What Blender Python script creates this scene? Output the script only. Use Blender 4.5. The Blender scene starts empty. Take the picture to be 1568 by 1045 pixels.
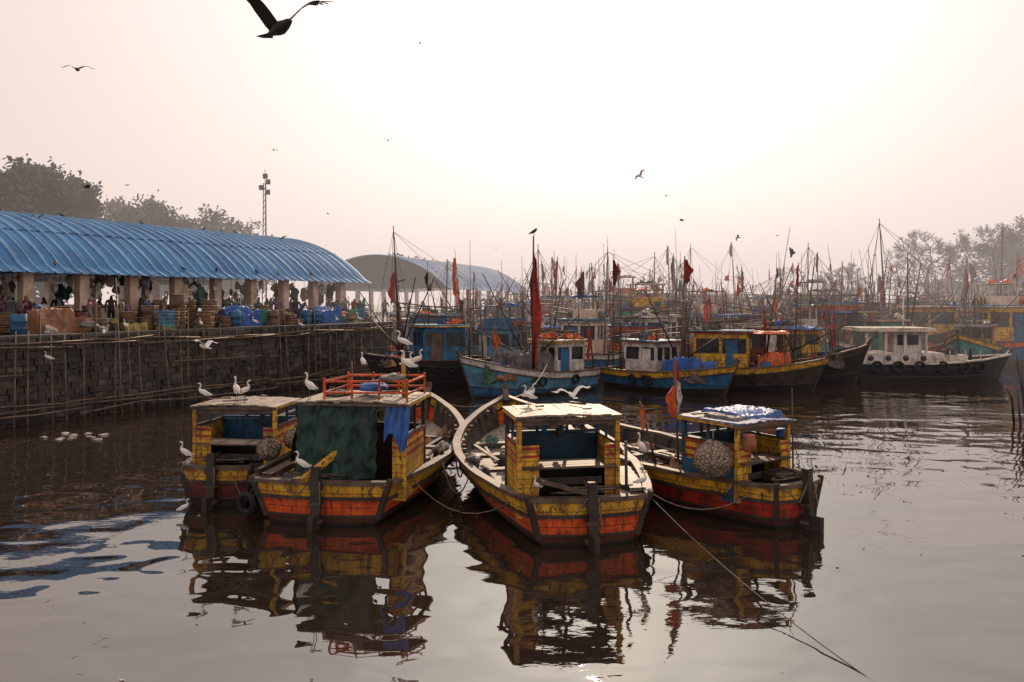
import bpy, bmesh, math, random
from mathutils import Vector, Matrix, noise, Euler
R=random.Random(7)
scene=bpy.context.scene
rad=math.radians
# ------------------------------------------------------------------ materials
MATS={}
def nt(name):
    m=bpy.data.materials.new(name); m.use_nodes=True
    n=m.node_tree.nodes; l=m.node_tree.links
    return m,n,l,n['Principled BSDF']
def c4(c): return (c[0],c[1],c[2],1)
def worn(name,col,dark=None,chip=(.06,.045,.035),rough=.6,scale=2.5,chips=.56,planks=0.0,bump=.25,streak=.35,grime=0.0):
    if name in MATS: return MATS[name]
    m,n,l,b=nt(name)
    dark=dark or tuple(x*.42 for x in col)
    tc=n.new('ShaderNodeTexCoord')
    def nz(vec,sc,det,ro,p0,p1,v1=1.0):
        t=n.new('ShaderNodeTexNoise'); t.inputs['Scale'].default_value=sc; t.inputs['Detail'].default_value=det; t.inputs['Roughness'].default_value=ro
        l.new(vec,t.inputs['Vector'])
        r=n.new('ShaderNodeMapRange'); r.inputs[1].default_value=p0; r.inputs[2].default_value=p1; r.inputs[3].default_value=0; r.inputs[4].default_value=v1
        l.new(t.outputs['Fac'],r.inputs[0]); return t,r.outputs[0]
    def mixc(f,a,bc):
        x=n.new('ShaderNodeMixRGB'); l.new(f,x.inputs['Fac']); 
        if isinstance(a,tuple): x.inputs['Color1'].default_value=c4(a)
        else: l.new(a,x.inputs['Color1'])
        x.inputs['Color2'].default_value=c4(bc); return x.outputs['Color']
    n1,f1=nz(tc.outputs['Object'],scale,8,.65,.40,.56)
    out=mixc(f1,dark,col)
    mp=n.new('ShaderNodeMapping'); mp.inputs['Scale'].default_value=(1,1,streak)
    l.new(tc.outputs['Object'],mp.inputs['Vector'])
    n2,f2=nz(mp.outputs[0],scale*5,10,.7,chips,chips+.05,.88)
    out=mixc(f2,out,chip)
    if grime:
        mg=n.new('ShaderNodeMapping'); mg.inputs['Scale'].default_value=(7,7,.7); l.new(tc.outputs['Object'],mg.inputs['Vector'])
        _,fg=nz(mg.outputs[0],1.3,6,.6,.52,.70,grime); out=mixc(fg,out,(.045,.022,.014))
        _,fb=nz(tc.outputs['Object'],1.1,5,.6,.55,.70,grime*.7); out=mixc(fb,out,(.03,.02,.015))
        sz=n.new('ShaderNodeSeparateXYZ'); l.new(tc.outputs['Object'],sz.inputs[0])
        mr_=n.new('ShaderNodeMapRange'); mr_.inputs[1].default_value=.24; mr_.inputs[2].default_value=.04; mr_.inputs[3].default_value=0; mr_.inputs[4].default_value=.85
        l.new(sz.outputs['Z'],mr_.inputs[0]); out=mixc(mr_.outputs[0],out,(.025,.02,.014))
    if planks:
        sx=n.new('ShaderNodeSeparateXYZ'); l.new(tc.outputs['Object'],sx.inputs[0])
        md=n.new('ShaderNodeMath'); md.operation='PINGPONG'; md.inputs[1].default_value=planks/2 if planks<1 else (planks-1)/2
        l.new(sx.outputs['Z'] if planks<1 else sx.outputs['X'],md.inputs[0])
        lt=n.new('ShaderNodeMapRange'); lt.inputs[1].default_value=.012; lt.inputs[2].default_value=.004; lt.inputs[3].default_value=0; lt.inputs[4].default_value=.75
        l.new(md.outputs[0],lt.inputs[0]); out=mixc(lt.outputs[0],out,(.012,.01,.008))
    l.new(out,b.inputs['Base Color'])
    b.inputs['Roughness'].default_value=rough
    bp=n.new('ShaderNodeBump'); bp.inputs['Strength'].default_value=bump; bp.inputs['Distance'].default_value=.02
    l.new(n2.outputs['Fac'],bp.inputs['Height']); l.new(bp.outputs[0],b.inputs['Normal'])
    MATS[name]=m; return m
def netmat(name,c1,c2,scale):
    m,n,l,b=nt(name)
    tc=n.new('ShaderNodeTexCoord'); v=n.new('ShaderNodeTexVoronoi'); v.feature='DISTANCE_TO_EDGE'; v.inputs['Scale'].default_value=scale
    l.new(tc.outputs['Object'],v.inputs['Vector'])
    r=n.new('ShaderNodeValToRGB'); r.color_ramp.elements[0].position=.03; r.color_ramp.elements[1].position=.12
    r.color_ramp.elements[0].color=c4(c1); r.color_ramp.elements[1].color=c4(c2)
    l.new(v.outputs['Distance'],r.inputs['Fac']); l.new(r.outputs['Color'],b.inputs['Base Color'])
    bp=n.new('ShaderNodeBump'); bp.inputs['Strength'].default_value=.9; bp.inputs['Distance'].default_value=.05
    l.new(v.outputs['Distance'],bp.inputs['Height']); l.new(bp.outputs[0],b.inputs['Normal'])
    b.inputs['Roughness'].default_value=.85
    return m
RUST=(.085,.035,.018)
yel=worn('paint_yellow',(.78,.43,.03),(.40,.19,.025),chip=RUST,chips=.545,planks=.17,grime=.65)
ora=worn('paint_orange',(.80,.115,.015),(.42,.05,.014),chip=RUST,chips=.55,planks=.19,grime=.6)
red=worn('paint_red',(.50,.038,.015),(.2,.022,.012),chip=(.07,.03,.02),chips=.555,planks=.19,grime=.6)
stripe_red=worn('paint_stripe_red',(.42,.035,.02),chips=.58)
maroon=worn('paint_maroon',(.17,.025,.015),(.06,.014,.010),chips=.56,planks=.19,grime=.5)
blk=worn('tar_black',(.018,.014,.012),(.01,.008,.008),chips=.6)
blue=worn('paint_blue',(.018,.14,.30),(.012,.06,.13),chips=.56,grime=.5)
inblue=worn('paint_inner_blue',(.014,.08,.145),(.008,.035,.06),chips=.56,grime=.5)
lblue=worn('paint_light_blue',(.09,.28,.42),(.05,.14,.22),chips=.57,grime=.5)
teal=worn('paint_teal',(.04,.26,.23),(.02,.12,.11),chips=.57,grime=.5)
white=worn('paint_white',(.66,.61,.56),(.38,.33,.29),chips=.60,grime=.45)
green=worn('paint_green',(.05,.28,.15),(.025,.13,.07),chips=.58,grime=.5)
wood=worn('weathered_wood',(.13,.088,.062),(.05,.032,.024),scale=2.2,chips=.58,streak=2)
wood2=worn('dark_wood',(.05,.035,.028),(.02,.014,.012),scale=2.2,chips=.6)
deckm=worn('deck_planks',(.34,.27,.215),(.14,.10,.075),scale=2,chips=.54,planks=1.18)
roofm=worn('roof_board',(.38,.31,.24),(.19,.15,.115),scale=1.6,chips=.57,planks=1.26)
ropem=worn('rope',(.16,.12,.085),scale=9)
bamboo=worn('bamboo',(.18,.12,.08),(.08,.055,.04),scale=3)
gtarp=worn('green_tarp',(.006,.043,.032),(.004,.022,.018),chips=.66,chip=(.02,.06,.05),rough=.6,bump=.5,grime=.4)
btarp=worn('blue_tarp',(.025,.12,.42),(.012,.06,.22),chips=.64,chip=(.1,.2,.4),rough=.5,bump=.6)
otarp=worn('orange_tarp',(.70,.14,.03),(.36,.07,.02),chips=.64,rough=.5,bump=.6)
brtarp=worn('brown_tarp',(.32,.15,.075),(.15,.07,.04),chips=.58,bump=.7)
gytarp=worn('grey_net_cover',(.15,.14,.14),(.065,.06,.06),chips=.55,chip=(.22,.2,.19),bump=.7)
redflag=worn('red_flag_cloth',(.42,.025,.016),(.19,.014,.01),chips=.7)
orflag=worn('orange_flag_cloth',(.75,.13,.03),chips=.7)
darkflag=worn('dark_flag_cloth',(.03,.022,.022),chips=.7)
wflag=worn('white_cloth',(.62,.55,.49),chips=.66)
tirem=worn('tyre_rubber',(.015,.014,.014),chips=.7,rough=.8)
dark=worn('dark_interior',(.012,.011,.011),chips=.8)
glass=worn('dirty_window',(.03,.035,.04),rough=.2,chips=.7)
metal=worn('rusty_metal',(.10,.075,.065),(.05,.035,.028),chips=.55)
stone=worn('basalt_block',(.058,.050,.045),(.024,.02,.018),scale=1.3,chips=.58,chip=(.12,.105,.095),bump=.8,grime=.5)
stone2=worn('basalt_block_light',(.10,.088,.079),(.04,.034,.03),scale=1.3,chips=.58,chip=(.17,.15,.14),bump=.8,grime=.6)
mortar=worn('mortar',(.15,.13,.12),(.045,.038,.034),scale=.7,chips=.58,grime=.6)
conc=worn('quay_concrete',(.2,.175,.155),(.1,.085,.075),scale=.6,chips=.6)
cream=worn('cream_plaster',(.72,.55,.43),(.48,.35,.27),scale=1.5,chips=.62,grime=.25)
terra=worn('terracotta',(.34,.11,.05),chips=.7)
rblue=worn('shed_roof_blue',(.035,.19,.42),(.025,.135,.32),scale=.5,chips=.62,chip=(.07,.18,.32),rough=.62,bump=.1,streak=1)
rrib=worn('shed_roof_rib',(.18,.36,.55),(.11,.26,.44),scale=.5,chips=.64,rough=.6)
ballm=netmat('net_ball',(.03,.022,.018),(.32,.25,.19),13)
basketm=netmat('wicker',(.06,.035,.022),(.30,.18,.10),16)
fishnet=netmat('fishing_net',(.04,.035,.03),(.14,.11,.09),12)
gnet=netmat('green_net',(.03,.05,.035),(.08,.17,.12),10)
feather=worn('white_feathers',(.78,.75,.71),(.62,.58,.54),chips=.8,rough=.8)
crowm=worn('dark_feathers',(.018,.014,.013),(.03,.022,.018),chips=.8,rough=.7)
beakm=worn('beak_yellow',(.35,.2,.04),chips=.8)
legm=worn('bird_leg',(.03,.025,.02),chips=.8)
skin=worn('skin',(.16,.085,.055),(.12,.06,.04),chips=.8)
hair=worn('hair',(.01,.008,.007),chips=.8)
pants=[worn('trousers_%d'%i,c,chips=.8) for i,c in enumerate([(.03,.03,.04),(.12,.10,.09),(.05,.07,.12)])]
shirts=[worn('shirt_%d'%i,c,chips=.8) for i,c in enumerate([(.5,.48,.45),(.25,.05,.04),(.07,.14,.3),(.3,.25,.2),(.08,.12,.10),(.2,.1,.16),(.06,.05,.06)])]
barkm=worn('bark',(.07,.05,.042),chips=.6)
leafA=worn('leaf_dark',(.035,.038,.02),chips=.8,scale=.3)
leafB=worn('leaf_light',(.08,.075,.04),chips=.8,scale=.3)
# ------------------------------------------------------------------ mesh builder
class MB:
    def __init__(s,jit=0): s.v=[];s.f=[];s.m=[];s.mats=[];s.s=[];s.j=jit
    def mi(s,mat):
        if mat not in s.mats: s.mats.append(mat)
        return s.mats.index(mat)
    def add(s,vs,fs,mat,smooth=False):
        o=len(s.v); s.v+= [tuple(v) for v in vs]; k=s.mi(mat)
        for f in fs: s.f.append([i+o for i in f]); s.m.append(k); s.s.append(smooth)
    def box(s,c,size,mat,rot=(0,0,0),jit=None):
        j=s.j if jit is None else jit
        M=Euler(rot).to_matrix(); vs=[]
        for x in(-1,1):
            for y in(-1,1):
                for z in(-1,1):
                    p=Vector((x*size[0]/2+R.uniform(-j,j),y*size[1]/2+R.uniform(-j,j),z*size[2]/2+R.uniform(-j,j)))
                    vs.append(M@p+Vector(c))
        s.add(vs,[(0,1,3,2),(4,6,7,5),(0,4,5,1),(2,3,7,6),(0,2,6,4),(1,5,7,3)],mat)
    def bar(s,a,b,w,h,mat):
        a=Vector(a);b=Vector(b);d=b-a
        q=d.to_track_quat('Y','Z'); e=q.to_euler()
        s.box((a+b)/2,(w,d.length,h),mat,e)
    def tube(s,pts,rs,mat,n=6,ell=1.0,smooth=True,cap=True):
        pts=[Vector(p) for p in pts]
        if not hasattr(rs,'__len__'): rs=[rs]*len(pts)
        vs=[];fs=[]
        prev=None
        for i,p in enumerate(pts):
            d=(pts[min(i+1,len(pts)-1)]-pts[max(i-1,0)]).normalized()
            if prev is None:
                a=d.orthogonal().normalized()
                if abs(d.z)<.9: a=d.cross(Vector((0,0,1))).normalized()
            else:
                a=(prev-d*prev.dot(d)).normalized()
            prev=a; b=d.cross(a)
            for k in range(n):
                t=2*math.pi*k/n
                vs.append(p+a*math.cos(t)*rs[i]*ell+b*math.sin(t)*rs[i])
        for i in range(len(pts)-1):
            for k in range(n):
                fs.append((i*n+k,i*n+(k+1)%n,(i+1)*n+(k+1)%n,(i+1)*n+k))
        if cap:
            fs.append(tuple(range(n))[::-1]); fs.append(tuple(range((len(pts)-1)*n,len(pts)*n)))
        s.add(vs,fs,mat,smooth)
    def grid(s,rows,mat,smooth=True):
        n=len(rows[0]); vs=[p for r in rows for p in r]; fs=[]
        for i in range(len(rows)-1):
            for k in range(n-1): fs.append((i*n+k,i*n+k+1,(i+1)*n+k+1,(i+1)*n+k))
        s.add(vs,fs,mat,smooth)
    def rail(s,pts,w,h,mat):
        rows=[]; pts=[Vector(p) for p in pts]
        for i,p in enumerate(pts):
            d=(pts[min(i+1,len(pts)-1)]-pts[max(i-1,0)]); d.z=0; d.normalize()
            a=Vector((d.y,-d.x,0))*w/2; u=Vector((0,0,h/2))
            rows.append([p+a+u,p-a+u,p-a-u,p+a-u,p+a+u])
        s.grid(rows,mat,False)
        s.add(rows[0][:4],[(0,1,2,3)],mat); s.add(rows[-1][:4],[(3,2,1,0)],mat)
    def blob(s,c,r,mat,seed=0,amp=.25,fr=1.6,nu=14,nv=9,flat=False):
        rows=[]
        for i in range(nv+1):
            ph=math.pi*i/nv; row=[]
            for k in range(nu+1):
                th=2*math.pi*(k%nu)/nu
                d=Vector((math.sin(ph)*math.cos(th),math.sin(ph)*math.sin(th),math.cos(ph)))
                q=1+amp*noise.noise(d*fr+Vector((seed*3.1,seed,0)))+amp*.6*noise.noise(d*fr*3+Vector((seed,0,seed*2)))
                z=d.z*r[2]*q
                if flat: z=max(z,-r[2]*.25)
                row.append((c[0]+d.x*r[0]*q,c[1]+d.y*r[1]*q,c[2]+z))
            rows.append(row)
        s.grid(rows,mat,False if nu<14 else True)
    def tarp(s,c,size,mat,seed=0,rot=0,wr=.1,n=18):
        rr=random.Random(int(seed*977)+3)
        steps=[[rr.uniform(.55,1) for _ in range(3)] for _ in range(3)]
        rows=[]
        for i in range(n+1):
            row=[]
            for k in range(n+1):
                u=2*i/n-1; v=2*k/n-1
                e=max(0,(1-abs(u)**7)*(1-abs(v)**7))
                fu=min(1.999,max(0,(u+1)*1.0)); fv=min(1.999,max(0,(v+1)*1.0))
                iu,iv=int(fu),int(fv); a=min(1,max(0,(fu-iu-.35)/.3)); b=min(1,max(0,(fv-iv-.35)/.3))
                st=(steps[iu][iv]*(1-a)+steps[iu+1][iv]*a)*(1-b)+(steps[iu][iv+1]*(1-a)+steps[iu+1][iv+1]*a)*b
                cre=abs(noise.noise(Vector((u*5+seed,v*5,seed))))*-wr*1.2
                z=size[2]*st*min(1,e*3)**.8+cre*min(1,e*3)
                g=1+.10*noise.noise(Vector((u*4,v*4,seed+5)))*(1-min(1,e*2))
                x=u*size[0]/2*g; y=v*size[1]/2*g
                row.append((c[0]+x*math.cos(rot)-y*math.sin(rot),c[1]+x*math.sin(rot)+y*math.cos(rot),c[2]+max(z,0)))
            rows.append(row)
        s.grid(rows,mat,False)
    def flag(s,top,h,w,mat,seed=0,ang=0):
        rows=[]; n=14; tp=.75 if seed%3 else .35
        for i in range(n+1):
            t=i/n; ww=w*(.35+.65*math.sin(min(1,t*1.5)*math.pi/2))*(1-tp*max(0,t-.45)/.55)*(1+.18*math.sin(t*13+seed))
            row=[]
            for k in range(7):
                u=k/6; fold=.18*w*math.sin(u*9+t*3+seed)
                x=u*ww; y=fold
                z=-h*t-h*.12*u
                row.append((top[0]+x*math.cos(ang)-y*math.sin(ang),top[1]+x*math.sin(ang)+y*math.cos(ang),top[2]+z+.03*math.sin(seed+u*5)))
            rows.append(row)
        s.grid(rows,mat)
    def rope(s,a,b,sag,r,mat,n=8):
        a=Vector(a);b=Vector(b)
        s.tube([a.lerp(b,i/n)-Vector((0,0,sag*4*(i/n)*(1-i/n))) for i in range(n+1)],r,mat,n=4)
    def tire(s,c,r,nrm,mat=None):
        mat=mat or tirem
        nrm=Vector(nrm).normalized(); a=Vector((0,0,1)); a=(a-nrm*a.dot(nrm)).normalized(); b=nrm.cross(a)
        rows=[]
        for i in range(15):
            t=2*math.pi*i/14; d=a*math.cos(t)+b*math.sin(t); row=[]
            for k in range(7):
                p=2*math.pi*k/6; row.append(Vector(c)+d*(r*.75+r*.25*math.cos(p))+nrm*(r*.3*math.sin(p)))
            rows.append(row)
        s.grid(rows,mat)
    def mesh(s,name):
        me=bpy.data.meshes.new(name); me.from_pydata(s.v,[],s.f)
        for m in s.mats: me.materials.append(m)
        me.polygons.foreach_set('material_index',s.m); me.polygons.foreach_set('use_smooth',s.s)
        me.update(); return me
    def obj(s,name,parent=None,loc=(0,0,0),rz=0):
        o=bpy.data.objects.new(name,s.mesh(name)); scene.collection.objects.link(o)
        o.location=loc; o.rotation_euler=(0,0,rz)
        if parent: o.parent=parent
        return o
def empty(name,loc=(0,0,0),rz=0):
    e=bpy.data.objects.new(name,None); e.empty_display_size=.5; scene.collection.objects.link(e)
    e.location=loc; e.rotation_euler=(0,0,rz); return e
def inst(name,me,loc,rz=0,sc=1,rx=0,ry=0,parent=None):
    o=bpy.data.objects.new(name,me); scene.collection.objects.link(o); o.location=loc; o.rotation_euler=(rx,ry,rz)
    o.scale=(sc,sc,sc) if not hasattr(sc,'__len__') else sc
    if parent:o.parent=parent
    return o
# ------------------------------------------------------------------ camera / light / world
cam=bpy.data.cameras.new('camera'); co=bpy.data.objects.new('camera',cam); scene.collection.objects.link(co)
co.location=(0,0,4.6); co.rotation_euler=(rad(90),0,0); cam.sensor_width=36; cam.lens=28.0; cam.shift_y=-.0386
cam.clip_end=3000; scene.camera=co
saz=rad(6); sel=rad(24)
sv=Vector((math.sin(saz)*math.cos(sel),math.cos(saz)*math.cos(sel),math.sin(sel)))
sd=bpy.data.lights.new('sun','SUN'); so=bpy.data.objects.new('sun',sd); scene.collection.objects.link(so)
sd.energy=3.0; sd.angle=rad(.6); sd.color=(1,.76,.54); so.rotation_euler=(-sv).to_track_quat('-Z','Y').to_euler()
so.location=(0,60,60)
w=bpy.data.worlds.new('World'); scene.world=w; w.use_nodes=True
n=w.node_tree.nodes; l=w.node_tree.links; bg=n['Background']; bg.inputs['Strength'].default_value=.1
sky=n.new('ShaderNodeTexSky'); sky.sky_type='NISHITA'; sky.sun_disc=False; sky.sun_elevation=sel; sky.sun_rotation=saz; sky.dust_density=8; sky.air_density=1.2; sky.ozone_density=.6
tc=n.new('ShaderNodeTexCoord')
dp=n.new('ShaderNodeVectorMath'); dp.operation='DOT_PRODUCT'; dp.inputs[1].default_value=sv; l.new(tc.outputs['Generated'],dp.inputs[0])
rp=n.new('ShaderNodeValToRGB'); cr=rp.color_ramp
cr.elements[0].position=0; cr.elements[0].color=(.36,.305,.285,1)
cr.elements[1].position=1; cr.elements[1].color=(1,.92,.82,1)
for p,c in((.5,(.38,.315,.295)),(.72,(.405,.335,.312)),(.82,(.445,.375,.348)),(.90,(.485,.425,.40)),(.95,(.54,.49,.46)),(.985,(.75,.69,.63))):
    e=cr.elements.new(p); e.color=c4(c)
l.new(dp.outputs['Value'],rp.inputs['Fac'])
ml=n.new('ShaderNodeMixRGB'); ml.blend_type='MULTIPLY'; ml.inputs['Fac'].default_value=1; ml.inputs['Color2'].default_value=(21.5,21.5,21.5,1); l.new(rp.outputs['Color'],ml.inputs['Color1'])
mx=n.new('ShaderNodeMixRGB'); mx.inputs['Fac'].default_value=.95
l.new(sky.outputs[0],mx.inputs['Color1']); l.new(ml.outputs[0],mx.inputs['Color2']); l.new(mx.outputs[0],bg.inputs['Color'])
scene.view_settings.view_transform='Standard'; scene.view_settings.look='None'; scene.view_settings.exposure=0
# ------------------------------------------------------------------ morning mist over the basin (absorption + own emission standing in for scattered light)
hm=bpy.data.materials.new('emissive_haze'); hm.use_nodes=True; hn=hm.node_tree.nodes; hl=hm.node_tree.links
hn.remove(hn['Principled BSDF'])
SG=.0050
va=hn.new('ShaderNodeVolumeAbsorption'); va.inputs['Color'].default_value=(0,0,0,1); va.inputs['Density'].default_value=SG
ve=hn.new('ShaderNodeEmission'); ve.inputs['Color'].default_value=(.88,.73,.67,1); ve.inputs['Strength'].default_value=SG
vadd=hn.new('ShaderNodeAddShader'); hl.new(va.outputs[0],vadd.inputs[0]); hl.new(ve.outputs[0],vadd.inputs[1])
hl.new(vadd.outputs[0],hn['Material Output'].inputs['Volume'])
hb=MB(); hb.box((0,345,10.5),(1200,600,22.9),hm); ho=hb.obj('emissive_haze')
# ------------------------------------------------------------------ water
m,n,l,b=nt('harbour_water')
b.inputs['Base Color'].default_value=(.028,.019,.014,1); b.inputs['Roughness'].default_value=.012; b.inputs['IOR'].default_value=2.4
tc=n.new('ShaderNodeTexCoord')
def wn(sc,scale,det,rot=0,dist=0):
    mp=n.new('ShaderNodeMapping'); mp.inputs['Scale'].default_value=sc; mp.inputs['Rotation'].default_value=(0,0,rot); l.new(tc.outputs['Object'],mp.inputs['Vector'])
    t=n.new('ShaderNodeTexNoise'); t.inputs['Scale'].default_value=scale; t.inputs['Detail'].default_value=det; t.inputs['Distortion'].default_value=dist; l.new(mp.outputs[0],t.inputs['Vector']); return t.outputs['Fac']
a=wn((.8,1.0,1),1.35,0,.1,.5); c=wn((.6,1.2,1),.45,0,-.2,.3); d=wn((1,2.2,1),3.6,2,.25,.3); big=wn((1,1,1),.07,2)
def mth(op,x,y):
    q=n.new('ShaderNodeMath'); q.operation=op
    for i,v in enumerate((x,y)):
        if isinstance(v,(int,float)): q.inputs[i].default_value=v
        else: l.new(v,q.inputs[i])
    return q.outputs[0]
rr=n.new('ShaderNodeMapRange'); rr.inputs[1].default_value=.50; rr.inputs[2].default_value=.68; rr.inputs[3].default_value=.03; rr.inputs[4].default_value=1; l.new(big,rr.inputs[0])
hgt=mth('ADD',mth('MULTIPLY',a,.026),mth('ADD',mth('MULTIPLY',c,.05),mth('MULTIPLY',mth('MULTIPLY',d,.009),rr.outputs[0])))
bp=n.new('ShaderNodeBump'); bp.inputs['Strength'].default_value=1; bp.inputs['Distance'].default_value=1; l.new(hgt,bp.inputs['Height']); l.new(bp.outputs[0],b.inputs['Normal'])
wb=MB(); wb.grid([[(-900,-100,0),(900,-100,0)],[(-900,1500,0),(900,1500,0)]],m,False); wb.obj('water')
# ------------------------------------------------------------------ quay land
Q0=Vector((-18.7,29.1,0)); QD=Vector((.479,.878,0)); QN=Vector((-.878,.479,0))
def q(s,o,z): return Q0+QD*s+QN*o+Vector((0,0,z))
ZQ=3.2
edge=[q(-29,0,0),q(23.4,0,0),Vector((-9,61,0)),Vector((-4.5,82,0)),Vector((8,121,0)),Vector((30,138,0)),Vector((66,132,0)),Vector((66,88,0)),Vector((85,80,0)),Vector((300,85,0))]
top=[Vector((p.x,p.y,ZQ)) for p in edge]+[Vector((900,90,ZQ)),Vector((900,1400,ZQ)),Vector((-900,1400,ZQ)),Vector((-900,3,ZQ))]
gb=MB(); gb.add(top,[tuple(range(len(top)))],conc)
for i in range(1,len(edge)-1):
    a_,b_=edge[i],edge[i+1]
    gb.add([(a_.x,a_.y,-2),(b_.x,b_.y,-2),(b_.x,b_.y,ZQ),(a_.x,a_.y,ZQ)],[(0,1,2,3)],stone)
gb.obj('ground')
wl=MB()
wl.add([q(-29,0,-2),q(23.4,0,-2),q(23.4,0,ZQ-.004),q(-29,0,ZQ-.004)],[(0,1,2,3)],mortar)
ang=math.atan2(QD.y,QD.x)
z=-.4; row=0
while z<ZQ-.18:
    hh=R.uniform(.22,.31); s=-29+R.uniform(0,.4)
    while s<23.2:
        ww=R.uniform(.3,.62)
        pr=R.uniform(.04,.13)
        p=q(s+ww/2,-pr/2+.02,min(z+hh/2,ZQ)+R.uniform(-.02,.02))
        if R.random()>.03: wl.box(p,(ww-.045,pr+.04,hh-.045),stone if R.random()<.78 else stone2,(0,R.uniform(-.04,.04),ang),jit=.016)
        s+=ww
    z+=hh
for i in range(13): wl.box(q(-27+i*4.03,.35,ZQ+.06),(3.98,.9,.14),stone2,(0,0,ang),jit=.02)
wl.obj('stone_quay_wall')
bf=MB(); s=-24
while s<23:
    lean=R.uniform(-.15,.15); h=R.choice([3.3,3.6,4.3,4.9,3.5,5.6])
    o=-R.uniform(.35,.6); pz=[-.8,1.2,h]
    bf.tube([q(s+lean*(zz/3),o+zz*.05,zz) for zz in pz],[.045,.038,.02],bamboo if R.random()<.6 else wood2,n=5); s+=R.uniform(.3,1.0)
for zz,oo in((3.05,-.4),(2.9,-.45),(.55,-.5),(.75,-.62),(1.9,-.45),(.35,-.7)):
    s=-25
    while s<22:
        e=R.uniform(3,6); bf.tube([q(s,oo,zz+R.uniform(-.12,.12)),q(s+e/2,oo-.05,zz+R.uniform(-.1,.1)),q(s+e,oo,zz+R.uniform(-.12,.12))],.035,bamboo,n=5)
        s+=e*R.uniform(.8,1) if zz!=1.9 else e*2.2
bf.obj('bamboo_fence')
# ------------------------------------------------------------------ market sheds
def shed(name,org,dirv,length,span,zE,zA,colstep,s0=0):
    root=empty(name,(0,0,0))
    D=Vector(dirv).normalized(); N=Vector((-D.y,D.x,0)); O=Vector(org); an=math.atan2(D.y,D.x)
    def P(s,o,z): return O+D*s+N*o+Vector((0,0,z))
    rise=zA-zE; rf=MB(); nseg=22
    st=.20; ns=int(length/st)
    Rr=(span*span/4+rise*rise)/(2*rise); a0=math.asin(span/2/Rr)
    prof=[(span/2-Rr*math.sin(a0-2*a0*k/nseg),zA-Rr+Rr*math.cos(a0-2*a0*k/nseg)) for k in range(nseg+1)]
    prof=[(-.6,zE-.30)]+prof+[(span+.6,zE-.30)]
    rows=[]
    for i in range(ns+1):
        rows.append([P(s0+i*st,o,z+(.035 if i%2 else 0)) for o,z in prof])
    rf.grid(rows,rblue,False)
    i=0
    while i*.62<length:
        s=s0+i*.62; rr_=[]
        for o,z in prof: rr_.append([P(s-.04,o,z+.02),P(s-.025,o,z+.09),P(s+.025,o,z+.09),P(s+.04,o,z+.02)])
        rf.grid(rr_,rrib,False); i+=1
    for kk in (5,10,15,20):
        o,z=prof[kk]; rf.grid([[P(s0,o-.05,z+.05),P(s0+length,o-.05,z+.05)],[P(s0,o+.05,z+.06),P(s0+length,o+.05,z+.06)]],rrib,False)
    rf.obj('roof',root)
    st_=MB(); s=s0+.4
    while s<s0+length:
        for o in(0.35,span-.35):
            hcol=zE-ZQ
            st_.box(P(s,o,ZQ+hcol*.5+.45),(.46,.46,hcol-1.0),cream,(0,0,an))
            st_.box(P(s,o,ZQ+.48),(.52,.52,.96),maroon,(0,0,an))
        st_.tube([P(s,o,z-.15) for o,z in prof[1:-1]],.07,metal,n=5)
        st_.tube([P(s,.2,zE-.1),P(s,span/2,zE+.2),P(s,span-.2,zE-.1)],.05,metal,n=5)
        for f in(.2,.35,.5,.65,.8):
            zz=zA-Rr+math.sqrt(Rr*Rr-(span*(f-.5))**2); st_.tube([P(s,span*f,zE),P(s,span*f,zz-.1)],.03,metal,n=4)
        s+=colstep
    for o in(.3,span-.3): st_.bar(P(s0,o,zE-.12),P(s0+length,o,zE-.12),.2,.28,metal)
    st_.obj('columns',root)
    return P,prof,root
P1,prof,root1=shed('fish_market_shed',(q(0,5,0)),QD,52,16,6.15,9.2,2.6,-25)
bw=MB(); bw.box(q(-8,21.3,ZQ+1.4),(34,.25,2.8),wood2,(0,0,ang)); bw.box(q(17,21.3,ZQ+.6),(15.9,.25,1.2),cream,(0,0,ang)); bw.obj('back_wall',root1)
P2,prof2,root2=shed('fish_market_shed',(-7,85,0),(.316,1,0),30,17,6.2,9.7,3.6,0)
gm=MB()
pts=[P2(0.05,o,z-.02) for o,z in prof2[1:-1]]+[P2(0.05,17,6.0),P2(.05,0,6.0)]
gm.add(pts,[tuple(range(len(pts)))],worn('gable_sheet',(.025,.022,.022),chips=.7))
gm.obj('gable_panel',root2)
hb_=MB()
for i in range(100):
    s=R.uniform(-3,27); o=R.uniform(5.1,9); z=R.uniform(4.9,5.8)
    r=R.uniform(.13,.27)
    hb_.blob((*q(s,o,0).xy,z),(r,r,r*R.uniform(1.2,2)),R.choice([wflag,wflag,gnet,brtarp,gytarp,wflag,cream,fishnet,cream,cream]),i,.6,nu=10,nv=7)
    p=q(s,o,z); hb_.tube([p,p+Vector((0,0,6.1-z))],.015,ropem,n=4)
hb_.obj('hanging_net_bundles')
def basket(mb,c,r,h,mat=None):
    mat=mat or basketm
    mb.tube([(c[0],c[1],c[2]),(c[0],c[1],c[2]+h*.5),(c[0],c[1],c[2]+h)],[r*.75,r*.92,r],mat,n=12,cap=True)
    rows=[]
    for i in range(13):
        t=2*math.pi*i/12; rows.append([Vector((c[0]+math.cos(t)*(r+.03*math.cos(p)),c[1]+math.sin(t)*(r+.03*math.cos(p)),c[2]+h+.03*math.sin(p))) for p in [j*math.pi/2 for j in range(5)]])
    mb.grid(rows,bamboo)
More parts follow.
